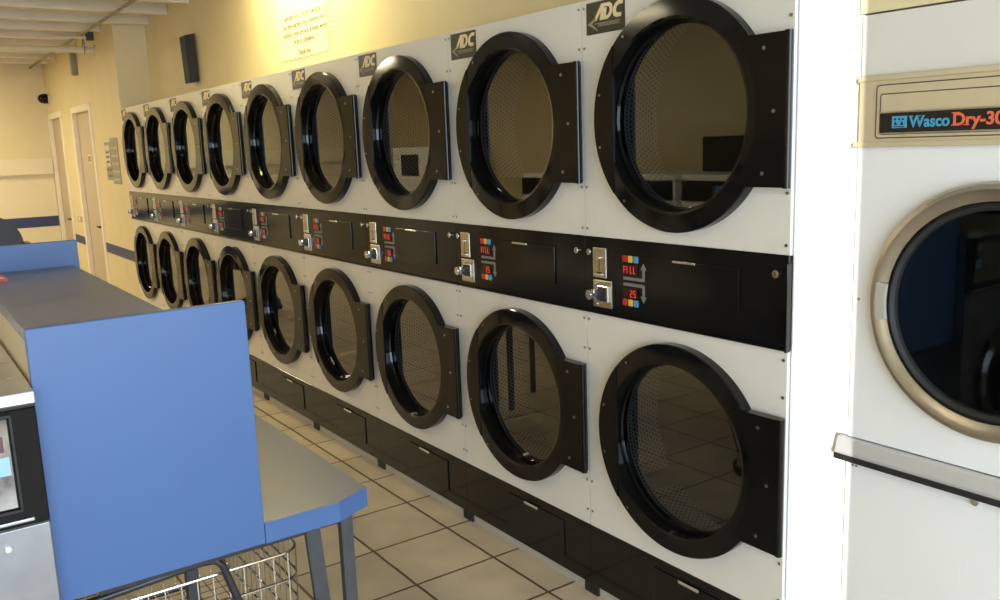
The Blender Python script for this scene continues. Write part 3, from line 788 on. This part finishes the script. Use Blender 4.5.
for s_ in (-1, 1):
    b = MB(); b.tube([(cx+s_*.24, cy-.10, .50), (cx+s_*.275, cy-.10, .58), (cx+s_*.275, cy-.10, .80), (cx+s_*.22, cy-.02, .84)], .014, 10)
    ar = b.build('arm', M['tube'], ch)
    b = MB(); b.box(cx+s_*.265-.03, cx+s_*.265+.03, cy-.34, cy-.04, .81, .865, .012); b.build('arm_pad', M['chair'], ar)
b = MB(); b.cyl((cx, cy-.25, .10), (cx, cy-.25, .44), .028, 16); b.build('gas_post', M['tube'], ch)
b = MB()
for k in range(5):
    a = math.radians(90+72*k); b.tube([(cx, cy-.25, .12), (cx+.28*math.cos(a), cy-.25+.28*math.sin(a), .07)], .016, 8)
b.build('base', M['tube'], ch)
for k in range(5):
    a = math.radians(90+72*k); X, Y_ = cx+.28*math.cos(a), cy-.25+.28*math.sin(a)
    b = MB(); b.cyl((X-.02, Y_, .028), (X+.02, Y_, .028), .028, 14); b.build('caster', M['rubber'], ch)

# ------------------------------------------------------------------ machines along the opposite wall (seen mirrored in the dryer glass)
def opp_washer(y, label):
    r = thing('front_loading_washer', label, 'washer', (-4.4, y, 0), 'white washers along the opposite wall')
    b = MB(); b.box(-4.85, -4.0, y-.36, y+.36, .0, 1.25, .01); b.build('body', M['enamel_w'], r, smooth=0)
    b = MB(); b.box(-3.998, -3.985, y-.34, y+.34, 1.02, 1.2, .004); b.build('control_panel', M['panelblack'], r, smooth=0)
    b = MB(); b.lathex([(.25, -4.0), (.25, -3.97), (.22, -3.955), (.18, -3.965), (.18, -4.0)], y, .62, 40, close=True); dd = b.build('door', M['dial'], r)
    b = MB(); b.cyl((-3.998, y, .62), (-3.972, y, .62), .18, 40); b.build('door_glass', M['panelblack'], dd)
    return r
for i in range(9):
    opp_washer(1.2+.8*i, 'white front-loading washer across the aisle, reflected in the dryer glass')
cm_ = thing('change_machine', 'white change machine with dark window, reflected in the third nearest dryer door', 'change machine', (-4.4, 10.4, 0))
MB().box(-4.9, -4.0, 9.95, 10.95, 0, 1.58, .01).build('cabinet', M['enamel_w'], cm_, smooth=0)
MB().box(-4.0, -3.985, 10.25, 10.7, 1.2, 1.48, .004).build('window', M['panelblack'], cm_, smooth=0)
MB().box(-4.99, -4.6, 5.05, 5.85, 1.25, 1.58, .01).build('cabinet', M['blacksoft'], thing('soap_dispenser', 'dark vending cabinet over the opposite washers, reflected in the nearest dryer', 'vending machine', (-4.8, 5.7, 1.25)), smooth=0)

# ------------------------------------------------------------------ light
def area(name, loc, rot, sx, sy, power, col):
    l = bpy.data.lights.new(name, 'AREA'); l.shape = 'RECTANGLE'; l.size = sx; l.size_y = sy; l.energy = power; l.color = col
    o = bpy.data.objects.new(name, l); COL.objects.link(o); o.location = loc; o.rotation_euler = rot
    return o
area('window_daylight', (-2.1, YB+.02, 1.5), (math.radians(90), 0, 0), 4.7, 2.1, 265, (.70, .84, 1.0))   # faces +y
for (x, y, pw) in ((-2.6, 1.5, 10), (-2.6, 5.0, 18), (-2.4, 8.5, 48), (-1.8, 11.2, 56)):
    area('ceiling_tube_light', (x, y, 2.70), (0, 0, 0), .25, 1.2, pw, (1, .86, .56))
wld = bpy.data.worlds.new('sky'); SC.world = wld; wld.use_nodes = True
N = wld.node_tree.nodes; L = wld.node_tree.links
bg = N['Background']; sk = N.new('ShaderNodeTexSky'); sk.sky_type = 'NISHITA'; sk.sun_elevation = math.radians(40); sk.sun_rotation = math.radians(160); sk.sun_disc = False
L.new(sk.outputs[0], bg.inputs[0]); bg.inputs[1].default_value = .25

# low sun placed to light only the white strip beside the dryer row
s_ = bpy.data.lights.new('sun', 'SUN'); s_.energy = 6; s_.angle = math.radians(.05); s_.color = (1, .97, .90)
so = bpy.data.objects.new('sun', s_); COL.objects.link(so)
sd = Vector((1.2, 1.0, -.105)); so.rotation_euler = sd.to_track_quat('-Z', 'Y').to_euler()
ya = -7.0
xa = lambda y: (ya-y)*1.2
b = MB(); b.box(-40, xa(1.392), ya-.006, ya, -.02, 9); b.box(xa(1.212), 30, ya-.006, ya, -.02, 9)
structure(b.build('sun_slit_mask', M['ground'], smooth=0))  # unseen slit wall, added to narrow the sun to the white strip

# ------------------------------------------------------------------ camera
f, yaw, pitch, roll, D, H = 876.645, .6082998, .1762804, -.0358625, 1.8861, 1.5808
fw = Vector((math.sin(yaw)*math.cos(pitch), math.cos(yaw)*math.cos(pitch), -math.sin(pitch)))
r = fw.cross(Vector((0, 0, 1))).normalized(); u = r.cross(fw)
r2 = math.cos(roll)*r+math.sin(roll)*u; u2 = -math.sin(roll)*r+math.cos(roll)*u
cd = bpy.data.cameras.new('camera'); cd.sensor_width = 36; cd.lens = f*36/1000; cd.clip_start = .05; cd.clip_end = 200
co = bpy.data.objects.new('camera', cd); COL.objects.link(co)
mw = Matrix(((r2.x, u2.x, -fw.x, -D), (r2.y, u2.y, -fw.y, 0), (r2.z, u2.z, -fw.z, H), (0, 0, 0, 1)))
co.matrix_world = mw
SC.camera = co
vs = SC.view_settings
vs.view_transform = 'Standard'; vs.look = 'None'; vs.gamma = 1; vs.use_curve_mapping = False; vs.exposure = 0.12
